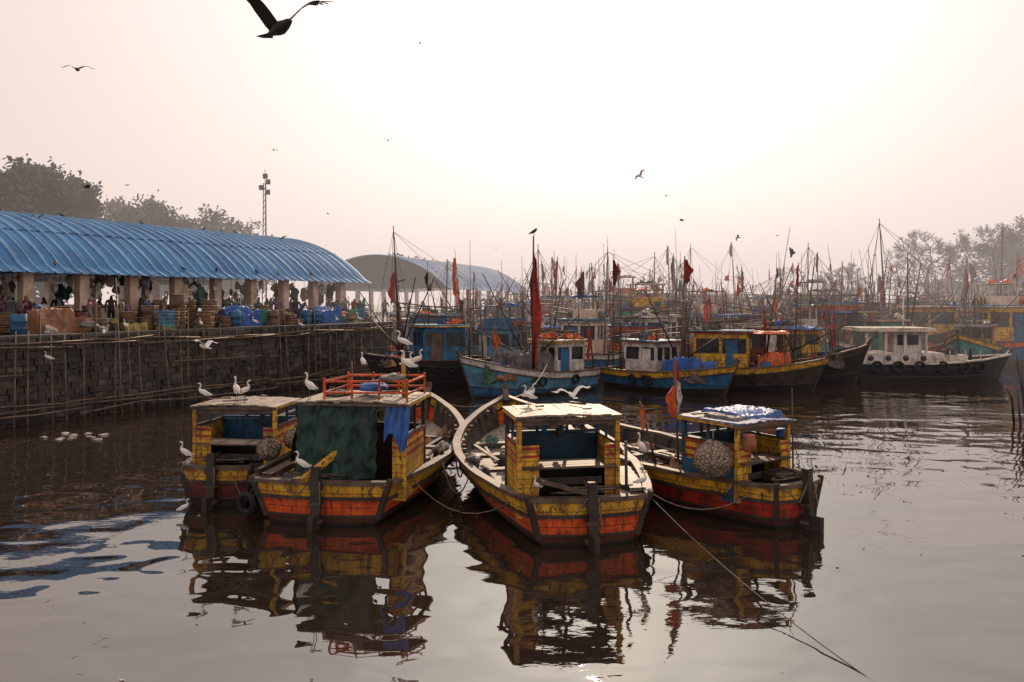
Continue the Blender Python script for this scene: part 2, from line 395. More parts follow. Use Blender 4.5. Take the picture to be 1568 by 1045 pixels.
bl=[(9.0,1.6,5),(9.7,2.4,5),(8.2,2.6,4),(10.6,1.5,4),(11.4,2.2,5),(7.3,3.0,3),(5.9,3.4,4),(16,2.2,3),(2,3.5,3),(-1,2.5,4),(9.3,3.3,5),(10.2,3.2,6),(8.4,1.3,3),(10.1,1.0,3),(12.1,3.0,4),(7.6,1.9,4),(6.9,2.4,3),(11.0,3.3,5)]
for i in range(34): bl.append((R.uniform(-2,26),R.uniform(1.0,4.8),R.choice([1,2,3,4,4])))
for s,o,nn in bl:
    bs=MB()
    for k in range(nn):
        p=q(s+R.uniform(-.06,.06),o+R.uniform(-.04,.04),ZQ+.01+k*.27); basket(bs,p,.32,.36,R.choice([basketm,basketm,bamboo]))
    bs.obj('wicker_basket_stack')
sacky=worn('sack_yellow',(.45,.36,.12),chips=.7)
for s,o,sz,mt in((3.0,1.9,(1.5,1.2,1.15),brtarp),(4.3,2.0,(1.1,1.0,.95),brtarp),(13.0,1.8,(1.9,1.2,1.3),btarp),(19.6,2.0,(1.8,1.2,1.25),btarp),(0.5,3.6,(1.6,1.2,.8),otarp),(22.3,2.4,(1.2,1.0,.8),otarp),(24.5,5,(2,1.4,1.1),btarp),(16.7,3.3,(1.4,1.2,.9),gytarp),(6.6,1.4,(.7,.7,.5),sacky),(11.7,4.2,(1.6,1.0,.9),gytarp),(15,3,(1.2,1,.7),brtarp)):
    t=MB(); t.tarp(q(s,o,ZQ+.01),sz,mt,s,ang,.16,20); t.obj('tarp_covered_crates')
for s,o,c_ in((4.9,2.8,maroon),(7.8,1.4,wood),(12.0,1.2,blue),(17.6,1.6,blue),(21.2,1.3,green),(14.8,1.4,wood),(1.4,1.3,blue),(18.3,1.5,blue)):
    t=MB(); p=q(s,o,ZQ+.01); t.tube([p+Vector((0,0,h)) for h in(0,.02,.3,.31,.34,.6,.61,.64,.88,.9)],[.27,.29,.29,.305,.29,.29,.305,.29,.29,.27],c_,n=14); t.obj('drum')
for i in range(26):
    t=MB(.01); s=R.uniform(-1,26); o=R.uniform(1.0,4.8); hh=R.choice([1,2,2,3]); cm=R.choice([blue,maroon,white,green,wood,lblue,wood,brtarp]); a2=ang+R.uniform(-.3,.3)
    for k in range(hh):
        c0=q(s,o,ZQ+.17+k*.33)
        t.box(c0,(.62,.42,.04),cm,(0,0,a2)); 
        for zz in(-.12,0,.12): 
            for dx,dy,sx,sy in((0,-.21,.62,.03),(0,.21,.62,.03),(-.31,0,.03,.42),(.31,0,.03,.42)):
                M=Matrix.Rotation(a2,3,'Z')@Vector((dx,dy,zz)); t.box(c0+M,(sx,sy,.09),cm,(0,0,a2))
    t.obj('fish_crate_stack')
for i in range(30):
    t=MB(); s=R.uniform(-1,26); o=R.uniform(.9,4.6)
    for k in range(R.choice([1,2,3])): t.blob((*q(s+R.uniform(-.25,.25),o+R.uniform(-.2,.2),0).xy,ZQ+.16+k*.22),(R.uniform(.25,.42),R.uniform(.2,.35),R.uniform(.16,.26)),R.choice([wflag,brtarp,gytarp,cream,fishnet,sacky]),i+k,.4,fr=2,nu=12,nv=8,flat=True)
    t.obj('sack_pile')
# ------------------------------------------------------------------ people
def person_mesh(idx,J):
    names=list(J.keys())
    links_=[('pel','abd'),('abd','chest'),('chest','neck'),('neck','head'),('head','crown'),('pel','hL'),('hL','kL'),('kL','aL'),('aL','tL'),('pel','hR'),('hR','kR'),('kR','aR'),('aR','tR'),
     ('chest','sL'),('sL','eL'),('eL','wL'),('wL','fL'),('chest','sR'),('sR','eR'),('eR','wR'),('wR','fR'),('head','nose')]
    rs={'pel':.15,'abd':.13,'chest':.155,'neck':.06,'head':.095,'crown':.075,'hL':.10,'kL':.06,'aL':.042,'tL':.035,'sL':.07,'eL':.043,'wL':.03,'fL':.03,'nose':.02}
    me=bpy.data.meshes.new('p'); me.from_pydata([J[k] for k in names],[(names.index(a),names.index(b)) for a,b in links_],[])
    o=bpy.data.objects.new('p',me); scene.collection.objects.link(o)
    sk=o.modifiers.new('s','SKIN'); 
    sv_=me.skin_vertices[0].data
    for i,k in enumerate(names):
        kk=k if k in rs else k[:-1]+'L'
        r=rs[kk]; sv_[i].radius=(r,r*(.75 if k in('pel','abd','chest') else 1)); sv_[i].use_root=(k=='pel')
    o.modifiers.new('d','SUBSURF').levels=1
    dg=bpy.context.evaluated_depsgraph_get(); m2=bpy.data.meshes.new_from_object(o.evaluated_get(dg))
    bpy.data.objects.remove(o)
    return m2
def joints(lean=0,arm=0,stride=0,sit=False):
    J={}
    J['pel']=(0,0,.92); J['abd']=(0,.06*lean,1.08); J['chest']=(0,.28*lean,1.32-.1*lean); J['neck']=(0,.38*lean,1.47-.14*lean)
    J['head']=(0,.02+.44*lean,1.58-.18*lean); J['crown']=(0,.01+.48*lean,1.66-.2*lean); J['nose']=(0,.11+.46*lean,1.575-.2*lean)
    for sd_,x in(('L',-1),('R',1)):
        st=stride*x
        J['h'+sd_]=(x*.10,0,.86); J['k'+sd_]=(x*.11,.04+st*.5,.48); J['a'+sd_]=(x*.12,st,.08); J['t'+sd_]=(x*.13,.14+st,.035)
        ch=J['chest']
        J['s'+sd_]=(x*.20,ch[1],ch[2]+.07)
        if arm==0: J['e'+sd_]=(x*.26,ch[1]-.03,ch[2]-.22); J['w'+sd_]=(x*.27,ch[1]+.08,ch[2]-.46); J['f'+sd_]=(x*.26,ch[1]+.12,ch[2]-.56)
        elif arm==1: J['e'+sd_]=(x*.27,ch[1]+.08,ch[2]-.2); J['w'+sd_]=(x*.17,ch[1]+.33,ch[2]-.16); J['f'+sd_]=(x*.12,ch[1]+.42,ch[2]-.13)
        else: J['e'+sd_]=(x*.3,ch[1]+.05,ch[2]+.27); J['w'+sd_]=(x*.18,ch[1]+.05,ch[2]+.48); J['f'+sd_]=(x*.12,ch[1]+.05,ch[2]+.55)
    return J
poses=[joints(0,0,.05),joints(.2,1,.1),joints(0,1,.2),joints(.9,1,.1),joints(.1,2,.15)]
pm=[]
for i,J in enumerate(poses): pm.append((person_mesh(i,J),J))
def mkperson(i,sh,pa,load=None):
    base,J=pm[i]; me=base.copy(); me.materials.clear()
    for mm in(skin,sh,pa,hair): me.materials.append(mm)
    hd=Vector(J['head'])
    arms=[Vector(J[k]) for k in('wL','fL','wR','fR')]
    for f in me.polygons:
        c=f.center; k=1
        if c.z<.10: k=0
        elif c.z<.93: k=2
        if min((c-a).length for a in arms)<.14: k=0
        if (c-hd).length<.16 and c.z>J['neck'][2]-.01:
            k=0
            if c.z>hd.z+.05 or c.y<hd.y-.02: k=3
        f.material_index=k; f.use_smooth=True
    return me
pmeshes=[mkperson(i%5 if i%5!=4 else (4 if i==4 else 0),R.choice(shirts),R.choice(pants)) for i in range(18)]
spots=[]
for i in range(125):
    s=R.uniform(-3,27) ; o=R.choice([R.uniform(2.0,5),R.uniform(4.5,9),R.uniform(6,14)])
    if any((s-a)**2+(o-b)**2<.4 for a,b in spots): continue
    spots.append((s,o))
    inst('market_worker',R.choice(pmeshes),q(s,o,ZQ+.003),R.uniform(0,6.28),R.uniform(.93,1.04))
for i in range(14):
    inst('market_worker',R.choice(pmeshes),P2(R.uniform(-6,20),R.uniform(-1,3),ZQ+.003),R.uniform(0,6.28),1)
# ------------------------------------------------------------------ lamp tower
t=MB(); X,Y=-21.7,70
for dx,dy in((-.2,-.2),(.2,-.2),(0,.22)): t.tube([(X+dx,Y+dy,ZQ),(X+dx*.5,Y+dy*.5,15.0)],.045,metal,n=5)
for i in range(22):
    f=i/22; f2=(i+1)/22; g=1-.5*f
    t.tube([(X-.2*g,Y-.2*g,ZQ+f*11.6),(X+.2*g,Y-.2*g,ZQ+f2*11.6)],.025,metal,n=4)
t.tube([(X,Y,14.8),(X,Y,16.2)],.03,metal,n=5)
for dx,z in((.3,15.1),(-.28,14.6),(.28,14.2),(.05,15.6)): t.box((X+dx,Y-.1,z),(.38,.25,.42),metal,(.3,0,dx))
t.obj('lamp_tower')
# ------------------------------------------------------------------ trees
def tree(x,y,h,cr,leaves,seed,lsz=.3,name='tree',bare=False,up=.3):
    rr=random.Random(seed); mb=MB(); tips=[]
    hh=h-ZQ; C0=Vector((x,y,ZQ+hh*.52)); AX=Vector((cr,cr,hh*.47))
    targets=[]
    nT=270 if bare else 250
    while len(targets)<nT:
        d=Vector((rr.uniform(-1,1),rr.uniform(-1,1),rr.uniform(-1,1)))
        if d.length>1 or d.length<.25: continue
        k=.9+.22*noise.noise(d.normalized()*1.9+Vector((seed,0,0)))
        targets.append(C0+Vector((d.x*AX.x,d.y*AX.y,d.z*AX.z))*k)
    nodes=[(Vector((x,y,ZQ)),None)]
    for i in range(1,4): nodes.append((Vector((x+rr.uniform(-.1,.1)*i,y,ZQ+hh*.05*i)),i-1))
    step=cr*.16
    for it in range(26):
        infl={}
        for t in targets:
            bi=min(range(len(nodes)),key=lambda i:(nodes[i][0]-t).length_squared)
            infl.setdefault(bi,[]).append(t)
        new=[]
        for bi,ts in infl.items():
            p=nodes[bi][0]; d=Vector((0,0,0))
            for t in ts: d+=(t-p).normalized()
            if d.length<1e-3: continue
            d=(d.normalized()+Vector((rr.uniform(-.25,.25),rr.uniform(-.25,.25),rr.uniform(-.1,.25)))).normalized()
            new.append((p+d*step,bi))
        nodes+=new
        targets=[t for t in targets if min((nn[0]-t).length for nn in nodes[-len(new):] or nodes)>step*1.0]
        if not targets or not new: break
    ch=[0]*len(nodes)
    r=[0.0]*len(nodes)
    for i in range(len(nodes)-1,-1,-1):
        if r[i]==0: r[i]=(.035 if bare else .022)*cr/6
        pi=nodes[i][1]
        if pi is not None: r[pi]=(r[pi]**2.3+r[i]**2.3)**(1/2.3); ch[pi]+=1
    for i,(p,pi) in enumerate(nodes):
        if pi is not None: mb.tube([nodes[pi][0],p],[r[pi] if ch[pi]<2 else max(r[i]*1.1,r[i]),r[i]],barkm,n=5,cap=False)
    tips=[nodes[i][0] for i in range(len(nodes)) if ch[i]==0 or r[i]<.06*cr/6]
    for tp in tips:
        for k in range(7 if bare else 2):
            d=((tp-C0).normalized()+Vector((rr.uniform(-1,1),rr.uniform(-1,1),rr.uniform(-.6,1)))).normalized(); e=tp+d*step*rr.uniform(.6,1.3)
            mb.tube([tp,e],[.032*cr/6,.014],barkm,n=3,cap=False)
            for k2 in range(3 if bare else 0):
                d2=(d+Vector((rr.uniform(-1,1),rr.uniform(-1,1),rr.uniform(-.6,1)))*.8).normalized(); mb.tube([tp.lerp(e,.5),tp.lerp(e,.5)+d2*step*.6],[.02,.01],barkm,n=3,cap=False)
    for i in range(leaves):
        tp=rr.choice(tips); g=cr*.09
        p=tp+Vector((rr.gauss(0,g),rr.gauss(0,g),rr.gauss(0,g*.8)))
        a=Vector((rr.uniform(-1,1),rr.uniform(-1,1),rr.uniform(-1,1))).normalized(); b_=a.orthogonal().normalized(); s_=lsz*rr.uniform(.5,1.3)
        mb.add([p-a*s_,p-b_*s_*.5,p+a*s_,p+b_*s_*.5],[(0,1,2,3)],leafA if noise.noise(p*.35)+rr.uniform(-.2,.2)<.1 else leafB)
    mb.obj(name)
tree(-42.5,72,17.6,6.0,30000,3,.30)
tree(-51,76,18.0,7,30000,4,.32)
tree(-38.5,84,15.8,5.5,11000,5,.25)
tree(-34.5,90,15.6,5.5,9000,6,.24); tree(-32,97,14.8,4.5,4500,8,.22); tree(-60,84,17,7,14000,9,.32); tree(-44,95,18,7,12000,19,.3)
tree(54,104,14.0,6.2,1300,11,.18,bare=True); tree(62,103,15.0,6.5,3000,12,.2,bare=True); tree(68,104,16.2,6.5,10000,13,.26,bare=True); tree(74,100,15.4,6,10000,15,.28)
tree(49,118,10.5,4,300,14,.16,bare=True)
for (x,y,wd,hh) in((70,118,14,4),(88,112,12,5.5),(38,155,20,2.5),(100,110,14,6)):
    t=MB(); t.box((x,y,ZQ+hh/2),(wd,8,hh),cream); t.box((x,y,ZQ+hh+.15),(wd+1,9,.3),metal)
    for k in range(int(wd/2.5)): t.box((x-wd/2+1.3+k*2.5,y-4.02,ZQ+hh*.55),(1.1,.1,1.3),dark)
    t.obj('harbour_building')
# ------------------------------------------------------------------ hull
def hull(L,wb,ws,zs,zb,band=.28,cband=yel,cmid=ora,clow=maroon,rim=wood,deck=.42,rake=.5,N=18,name='hull',root=None,flare=.5,ribs=True,deckmat=None,low=.33):
    mb=MB(.006)
    deckmat=deckmat or deckm
    ws0=R.uniform(0,9)
    def W(t):
        if t<.42: return ws+(wb-ws)*math.sin(t/.42*math.pi/2)
        return wb*(1-((t-.42)/.58)**2.3)+.05
    def Z(t): return zs+(zb-zs)*max(0,(t-.25)/.75)**1.9+.012*math.sin(t*37+ws0)
    def pt(t,z,side):
        zt=Z(t); fr=min(1,max(0,(z+.5)/(zt+.5)))
        k=flare+.25*t**2
        w=W(t)*(1-k*(1-fr)**1.4)+.012*math.sin(t*29+side+z*5)
        y=t*L-rake*(1-fr)*t**5*2+(.18*(1-fr) if t==0 else .18*(1-fr)*max(0,1-t*6))
        return Vector((side*w,y,z))
    ts=[i/N for i in range(N+1)]
    zf=lambda t:[Z(t),Z(t)-band,(Z(t)-band)*low+.02,.05,-.5]
    ms=[cband,cmid,clow,blk]
    dk=lambda t: deck+max(0,Z(t)-zs)*.7
    for side in(-1,1):
        for j in range(4):
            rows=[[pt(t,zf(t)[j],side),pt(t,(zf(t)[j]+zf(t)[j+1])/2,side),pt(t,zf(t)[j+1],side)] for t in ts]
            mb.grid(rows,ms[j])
        mb.grid([[pt(t,Z(t),side)-Vector((side*.09,0,0)) if W(t)>.14 else Vector((0,pt(t,Z(t),1).y,Z(t))),
                  (pt(t,dk(t),side)-Vector((side*.09,0,0))) if W(t)>.2 else Vector((0,t*L,dk(t)))] for t in ts[:-1]],wood2)
        mb.rail([pt(t,Z(t)+.03,side)-Vector((side*.03,0,0)) for t in ts],.19,.075,rim)
        mb.rail([pt(t,Z(t)-band,side)+Vector((side*.02,0,0)) for t in ts],.07,.06,wood2)
        mb.rail([pt(t,zf(t)[2],side)+Vector((side*.01,0,0)) for t in ts],.035,.04,wood2)
        if ribs:
            for i in range(2,int(L*2.2)):
                t=i/(L*2.2)
                if t>.93: break
                p=pt(t,(Z(t)+dk(t))/2,side); dz=dk(t)
                mb.box((p.x-side*.12,p.y,(Z(t)+dz)/2),(.09,.07,Z(t)-dz),wood)
    C=8
    for j in range(4):
        rows=[]
        for z in(zf(0)[j],(zf(0)[j]+zf(0)[j+1])/2,zf(0)[j+1]):
            p=pt(0,z,1); rows.append([Vector((p.x*(2*k/C-1),p.y-.16*(1-(2*k/C-1)**2),z)) for k in range(C+1)])
        mb.grid(rows,ms[j],False)
    def tr(z,off): 
        p=pt(0,z,1); return [Vector((p.x*(2*k/C-1),p.y-off-.16*(1-(2*k/C-1)**2),z)) for k in range(C+1)]
    mb.rail([v+Vector((0,.05,.035)) for v in tr(zs,0.0)],.2,.08,rim)
    mb.rail(tr(zs-band,.02),.06,.06,wood2)
    mb.rail(tr(zf(0)[2],.01),.035,.04,wood2)
    if ribs:
        for sd2 in(-1,1):
            mb.bar(pt(0,zs+.12,sd2)+Vector((0,-.03,0)),pt(0,.15,sd2)+Vector((0,-.02,0)),.1,.1,wood2)
    rows=[]
    for t in ts[:-1]:
        z=dk(t); w_=max(.02,pt(t,z,1).x-.06); rows.append([(w_*(2*k/6-1),t*L+(.03 if t==0 else 0),z) for k in range(7)])
    mb.grid(rows,deckmat,False)
    mb.rail([(0,L-rake*2*(1-f)*.98,-.5+f*(zb+.75)) for f in(0,.3,.6,.85,1)],.14,.3,wood2)
    mb.bar((0,L-.25,zb-.1),(0,L+.12,zb+.35),.16,.16,wood)
    o=mb.obj(name,root); return W,Z
def rudder(root,zs,side=0):
    mb=MB(.01)
    mb.box((side,-.26,zs-.3),(.17,.14,1.35),wood2,(rad(-4),0,0))
    mb.box((side,-.36,-.05),(.1,.42,.7),wood2)
    mb.bar((side-.12,-.25,zs-.02),(side+.14,-.25,zs-.02),.1,.12,wood2)
    for z in(.15,.5): mb.box((side,-.24,z),(.26,.2,.06),metal)
    mb.tube([(side,-.25,zs+.25),(side-.05,.35,zs+.3)],[.05,.035],wood,n=6)
    mb.tube([(side+.1,-.3,zs+.1),(side+.13,-.36,zs-.3),(side+.09,-.35,zs-.62)],.018,ropem,n=4)
    mb.tube([(side-.1,-.3,zs+.1),(side-.4,-.34,zs-.25),(side-.7,-.26,zs+.03)],.018,ropem,n=4)
    mb.obj('rudder',root)
def cabin(root,x0,x1,y0,y1,zd,zs,zw,zr,side=yel,stripe=stripe_red,inner=inblue,roof=roofm,shelf=True,ov=.1,tilt=0.0,sag=.04):
    mb=MB(.010); xc=(x0+x1)/2; W_=x1-x0; D_=y1-y0
    for x in(x0,x1):
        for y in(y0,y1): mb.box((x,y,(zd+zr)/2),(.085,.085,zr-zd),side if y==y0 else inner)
        mb.box((x,(y0+y1)/2,(zd+zw)/2),(.045,D_-.09,zw-zd),side)
        sx=1 if x==x1 else -1
        for z,h in((zw-.03,.07),(zw-.2,.05),(zw-.36,.05)): mb.box((x+sx*.03,(y0+y1)/2,z),(.012,D_+.09,h),stripe,jit=.003)
        mb.box((x,(y0+y1)/2,zw+.02),(.1,D_-.09,.05),wood)
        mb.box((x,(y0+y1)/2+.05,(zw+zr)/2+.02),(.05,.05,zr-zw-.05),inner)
        wj=.34 if x==x0 else .2
        mb.box((x-sx*(.05+wj/2),y0,(zd+zw)/2),(wj,.04,zw-zd),side)
        for z,h in((zw-.05,.06),(zw-.2,.045)): mb.box((x-sx*(.05+wj/2),y0-.030,z),(wj,.012,h),stripe,jit=.002)
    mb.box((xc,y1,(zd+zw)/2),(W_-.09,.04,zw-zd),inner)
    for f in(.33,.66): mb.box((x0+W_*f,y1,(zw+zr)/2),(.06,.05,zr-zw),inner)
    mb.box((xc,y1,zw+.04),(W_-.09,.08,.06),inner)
    mb.box((xc,y0,zr-.09),(W_-.09,.05,.09),wood)
    if shelf: 
        for k in range(4): mb.box((xc,y0-.08+k*.17,zs),(W_-.1,.155,.04),wood,jit=.01)
        mb.box((xc,y0-.01,zs-.3),(W_-.62,.03,.14),wood2)
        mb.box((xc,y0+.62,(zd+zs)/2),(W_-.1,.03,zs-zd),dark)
    for k in range(5):
        xx=R.uniform(x0+.2,x1-.2); yy=R.uniform(y0+.2,y1-.2); ln=R.uniform(.1,.4)
        mb.tube([(xx,yy,zr),(xx+.02,yy,zr-ln)],.01,ropem,n=4); mb.blob((xx,yy,zr-ln-.05),(.06,.06,R.uniform(.06,.13)),R.choice([fishnet,wood2,btarp,metal]),k,.5,nu=8,nv=6)
    nb=10
    for k in range(nb):
        x=x0-ov+(W_+2*ov)*(k+.5)/nb; u=(2*(k+.5)/nb-1)
        mb.box((x,(y0+y1)/2+R.uniform(-.03,.03),zr+.03+sag*(1-u*u)+tilt*u+R.uniform(-.006,.006)),((W_+2*ov)/nb+.01,D_+2*ov+R.uniform(0,.09),.03),roof,(0,-tilt/ (W_/2)-.03*u*-1,R.uniform(-.012,.012)))
    for y in(y0-ov+.02,y1+ov-.02): mb.bar((x0-ov,y,zr-.01-tilt),(x1+ov,y,zr-.01+tilt),.05,.06,wood)
    for x,sg in((x0-ov+.02,-1),(x1+ov-.02,1)): mb.bar((x,y0-ov,zr+.0+sg*tilt),(x,y1+ov,zr+.0+sg*tilt),.05,.06,side)
    for k in range(3): mb.box((R.uniform(x0,x1),R.uniform(y0+.2,y1-.2),zr+.10+sag),(R.uniform(.1,.8),.07,.03),wood,(0,0,R.uniform(-1,1)))
    mb.obj('cabin',root)
def gear(root,L,wb,zd,seed,y0=2.5):
    r=random.Random(seed); mb=MB(.01)
    for i in range(3):
        y=y0+ (L*.8-y0)*(i+.6)/3.2
        mb.box((0,y,zd+.28),(wb*1.7*(1-.25*(y/L)),.22,.07),wood)
    for i in range(9):
        mb.blob((r.uniform(-.65,.65)*wb,r.uniform(y0-.4,L*.75),zd+.12),(r.uniform(.2,.45),r.uniform(.25,.6),r.uniform(.15,.34)),r.choice([fishnet,gnet,fishnet,gytarp,fishnet,brtarp]),i+seed,.8,flat=True,fr=2.6,nu=18,nv=12)
    for i in range(8):
        x=r.uniform(-.7,.7)*wb; y=r.uniform(y0,L*.5); a=r.uniform(-.4,.4)
        mb.bar((x,y,zd+.1+.05*i),(x+a,y+r.uniform(1.2,2.5),zd+.22+.05*i),r.uniform(.05,.14),.05,r.choice([wood,bamboo,deckm,wood2]))
    for i in range(5):
        cx,cy=r.uniform(-.6,.6)*wb,r.uniform(y0,L*.7)
        mb.tube([(cx+.22*math.cos(a*.7)*(1-.01*a),cy+.22*math.sin(a*.7),zd+.05+.006*a) for a in range(30)],.02,ropem,n=4)
    mb.box((r.uniform(-.3,.3),y0+.8,zd+.17),(.8,.6,.34),r.choice([blue,wood,white]),(0,0,.2))
    for i in range(3):
        sd2=r.choice([-1,1]); mb.blob((sd2*wb*.92,y0+r.uniform(0,1.6),.95),(.16,r.uniform(.3,.6),r.uniform(.12,.2)),r.choice([fishnet,gytarp]),seed+i,.8,fr=2.5,nu=16,nv=10)
    mb.tube([(r.uniform(-.5,.5)+.25*math.cos(a*.7)*(1-.012*a),.22+.12*math.sin(a*.7),zd+.5+.004*a) for a in range(24)],.022,ropem,n=4)
    mb.obj('deck_gear',root)
def ball(root,c,r,seed=0):
    mb=MB(); mb.blob(c,(r,r*.95,r*.92),ballm,seed,.16,2,20,14)
    mb.tube([(c[0],c[1],c[2]+r*.8),(c[0],c[1],c[2]+r*1.5)],.02,ropem,n=4)
    for k in range(5):
        a0=k*1.26; mb.tube([(c[0]+1.03*r*math.cos(a0)*math.cos(t_*.5),c[1]+1.0*r*math.sin(a0)*math.cos(t_*.5),c[2]+r*.97*math.sin(t_*.5)) for t_ in range(-3,4)],.012,ropem,n=4)
    mb.obj('net_float_bundle',root)
A=empty('fishing_boat',(-6.65,17.9,0),rad(-5.7))
hull(8,1.15,.85,.85,1.45,root=A,cmid=maroon,clow=blk)
cabin(A,-.68,1.22,.35,1.75,.45,1.35,1.72,2.17,inner=blue,ov=.06)
rudder(A,.85); gear(A,8,1.1,.45,1); ball(A,(1.15,.18,1.28),.27,1); ball(A,(1.62,.55,1.45),.25,2)
B=empty('fishing_boat',(-3.95,16.4,0),rad(-7.8))
hull(9.3,2.0,1.5,.86,1.6,root=B)
cabin(B,-.55,1.65,.45,2.1,.45,1.35,1.75,2.45,inner=wood2,ov=.14,shelf=False)
rudder(B,.86); gear(B,9.3,1.9,.45,2)
mb=MB()
rows=[]
for i in range(25):
    t=i/24; rows.append([(-.62+1.7*u+.02*math.sin(i*1.3),.38-.28*t*(.6+.4*math.sin(u*5))-.035*math.sin(u*22+t*2)-.02*math.sin(u*47+t*5)-.07*noise.noise(Vector((u*5,t*4,0)))-.03*noise.noise(Vector((u*14,t*9,3))),2.47-(1.55+.12*noise.noise(Vector((u*4,0,7))))*t-.06*math.sin(u*3.1)) for u in [k/44 for k in range(45)]])
mb.grid(rows,gtarp)
rows=[[(-.6-.02*math.sin(k*2+i)-.25*i/12,.42+1.6*k/16,2.47-1.3*i/12) for k in range(17)] for i in range(13)]
mb.grid(rows,gtarp)
rows=[[(1.3+.5*k/12,.36-.06*math.sin(k*1.9+i*.3)-.02*i,2.45-.75*i/10*(1-.25*math.sin(k*.5))) for k in range(13)] for i in range(11)]
mb.grid(rows,btarp)
mb.obj('tarpaulin_screen',B)
mb=MB(.006)
for z in(2.66,2.9):
    for a_,b_ in(((-.1,.5),(1.7,.5)),((-.1,2.0),(1.7,2.0)),((-.1,.5),(-.1,2.0)),((1.7,.5),(1.7,2.0))): mb.bar((a_[0],a_[1],z),(b_[0],b_[1],z+R.uniform(-.03,.05)),.04,.04,ora)
for x in(-.1,.5,1.1,1.7):
    for y in(.5,2.0): mb.bar((x,y,2.45),(x,y,2.98),.04,.04,ora)
mb.tube([(1.45,1.2,2.4),(1.42,1.2,3.45)],[.06,.04],yel,n=8)
mb.tube([(.35,1.0,2.4),(.33,1.0,3.3)],[.02,.015],bamboo,n=5)
mb.blob((.75,1.2,2.7),(.32,.3,.16),btarp,5,.4,flat=True); mb.blob((-.1,1.2,2.56),(.3,.3,.1),fishnet,9,.4,flat=True)
mb.blob((1.3,.8,2.95),(.25,.3,.12),gytarp,2,.4,flat=True)
mb.obj('roof_rack',B)
mb=MB(.006); mb.bar((-.25,-.35,.98),(.45,.55,1.62),.1,.12,yel); mb.tire((-1.55,-.12,.42),.24,(-.3,-1,0)); mb.bar((-.1,-.1,.9),(-.9,.9,1.05),.12,.12,wood2)
mb.bar((-1.2,.1,.95),(-.9,2.3,1.1),.22,.12,wood); mb.bar((-1.5,.3,1.0),(-1.1,2.8,1.25),.16,.1,wood2); mb.obj('steering_gear',B)
C=empty('fishing_boat',(1.45,15.0,0),rad(9.65))
hull(9.9,2.0,1.2,.87,1.62,root=C)
cabin(C,-1.25,.70,.5,1.9,.45,1.42,1.82,2.34,ov=.08)
rudder(C,.87); gear(C,9.9,1.9,.45,3,2.6)
mb=MB(.01); mb.bar((-.95,.0,1.25),(.1,-.15,.98),.07,.07,wood); mb.bar((.85,.3,1.0),(.95,2.6,1.15),.22,.1,wood2); mb.tube([(.8,.2,.95),(.8,.25,1.9)],.03,metal,n=6)
mb.bar((-.9,.5,1.2),(.5,.1,.75),.06,.06,wood); mb.bar((1.0,.1,1.0),(1.25,1.9,1.05),.3,.06,deckm)
mb.tire((-1.6,2.6,.75),.26,(-1,0,0)); mb.obj('steering_gear',C)
D=empty('fishing_boat',(5.85,16.3,0),rad(33))
hull(8.0,1.45,.72,.85,1.3,root=D,cmid=red,clow=maroon)
cabin(D,-.95,.65,.75,2.25,.45,1.25,1.6,2.02,ov=.12,tilt=-.02,roof=worn('painted_blue_roof',(.04,.10,.28),(.03,.05,.12),scale=1.5,chips=.52,chip=(.3,.27,.25)))
rudder(D,.85); gear(D,8,1.4,.45,4,2.8)
ball(D,(-1.45,.95,1.36),.40,4)
mb=MB(.006); mb.tube([(-.95,.45,1.55),(-.95,.45,1.6),(-.95,.45,1.75),(-.95,.45,1.86),(-.95,.45,1.9)],[.09,.14,.16,.12,.13],terra,n=12)
mb.tarp((.1,1.55,2.08),(1.3,1.3,.16),btarp,3,0,.06); mb.tarp((-.6,1.35,2.07),(.55,.9,.12),gytarp,6,0,.05)
mb.tube([(.78,1.0,1.35),(.78,1.0,1.38),(.78,1.0,1.75),(.78,1.0,1.8)],[.12,.15,.15,.1],btarp,n=12)
mb.box((.1,.55,.75),(.7,.5,.5),blk)
mb.box((-.98,1.5,.8),(.03,1.5,.72),blue)
mb.tube([(-.9,2.5,1),(-1.0,2.5,3.35)],[.03,.02],bamboo,n=5); mb.tube([(.5,.5,.9),(.4,.45,2.75)],[.02,.012],metal,n=4)
mb.tube([(-1.2,2.9,.9),(-1.95,2.6,2.4)],[.03,.02],bamboo,n=5)
mb.obj('deck_fittings',D)
mb=MB(); mb.flag((-1.0,2.5,3.3),1.0,.22,redflag,1,.3); mb.flag((-.98,2.5,2.85),.75,.32,wflag,2,.4); mb.flag((-.98,2.48,2.75),.7,.28,orflag,4,2.6); mb.flag((-1.9,2.6,2.35),.5,.22,otarp,7,.5); mb.obj('flags',D)
mr=MB()
mr.rope((2.6,15.4,.9),(4.9,8.0,-.05),.25,.011,ropem,14)
mr.rope((-1.4,19.5,.95),(-1.1,18.6,.95),.55,.02,ropem); mr.rope((-1.6,18.3,.9),(-.9,17.4,.9),.6,.02,ropem); mr.rope((-2.2,17,.9),(.2,15.4,.9),.6,.012,ropem)
mr.rope((-5.3,16.5,.9),(-6.3,17.9,.85),.5,.015,ropem); mr.rope((2.7,15.3,.9),(4.7,15.7,.8),.3,.012,ropem)
mr.rope((-2.6,25.2,1.6),(-.3,24.6,1.6),.3,.02,ropem); mr.rope((-.2,24.8,1.6),(2,40,2),.6,.02,ropem,12)
mr.obj('mooring_ropes')
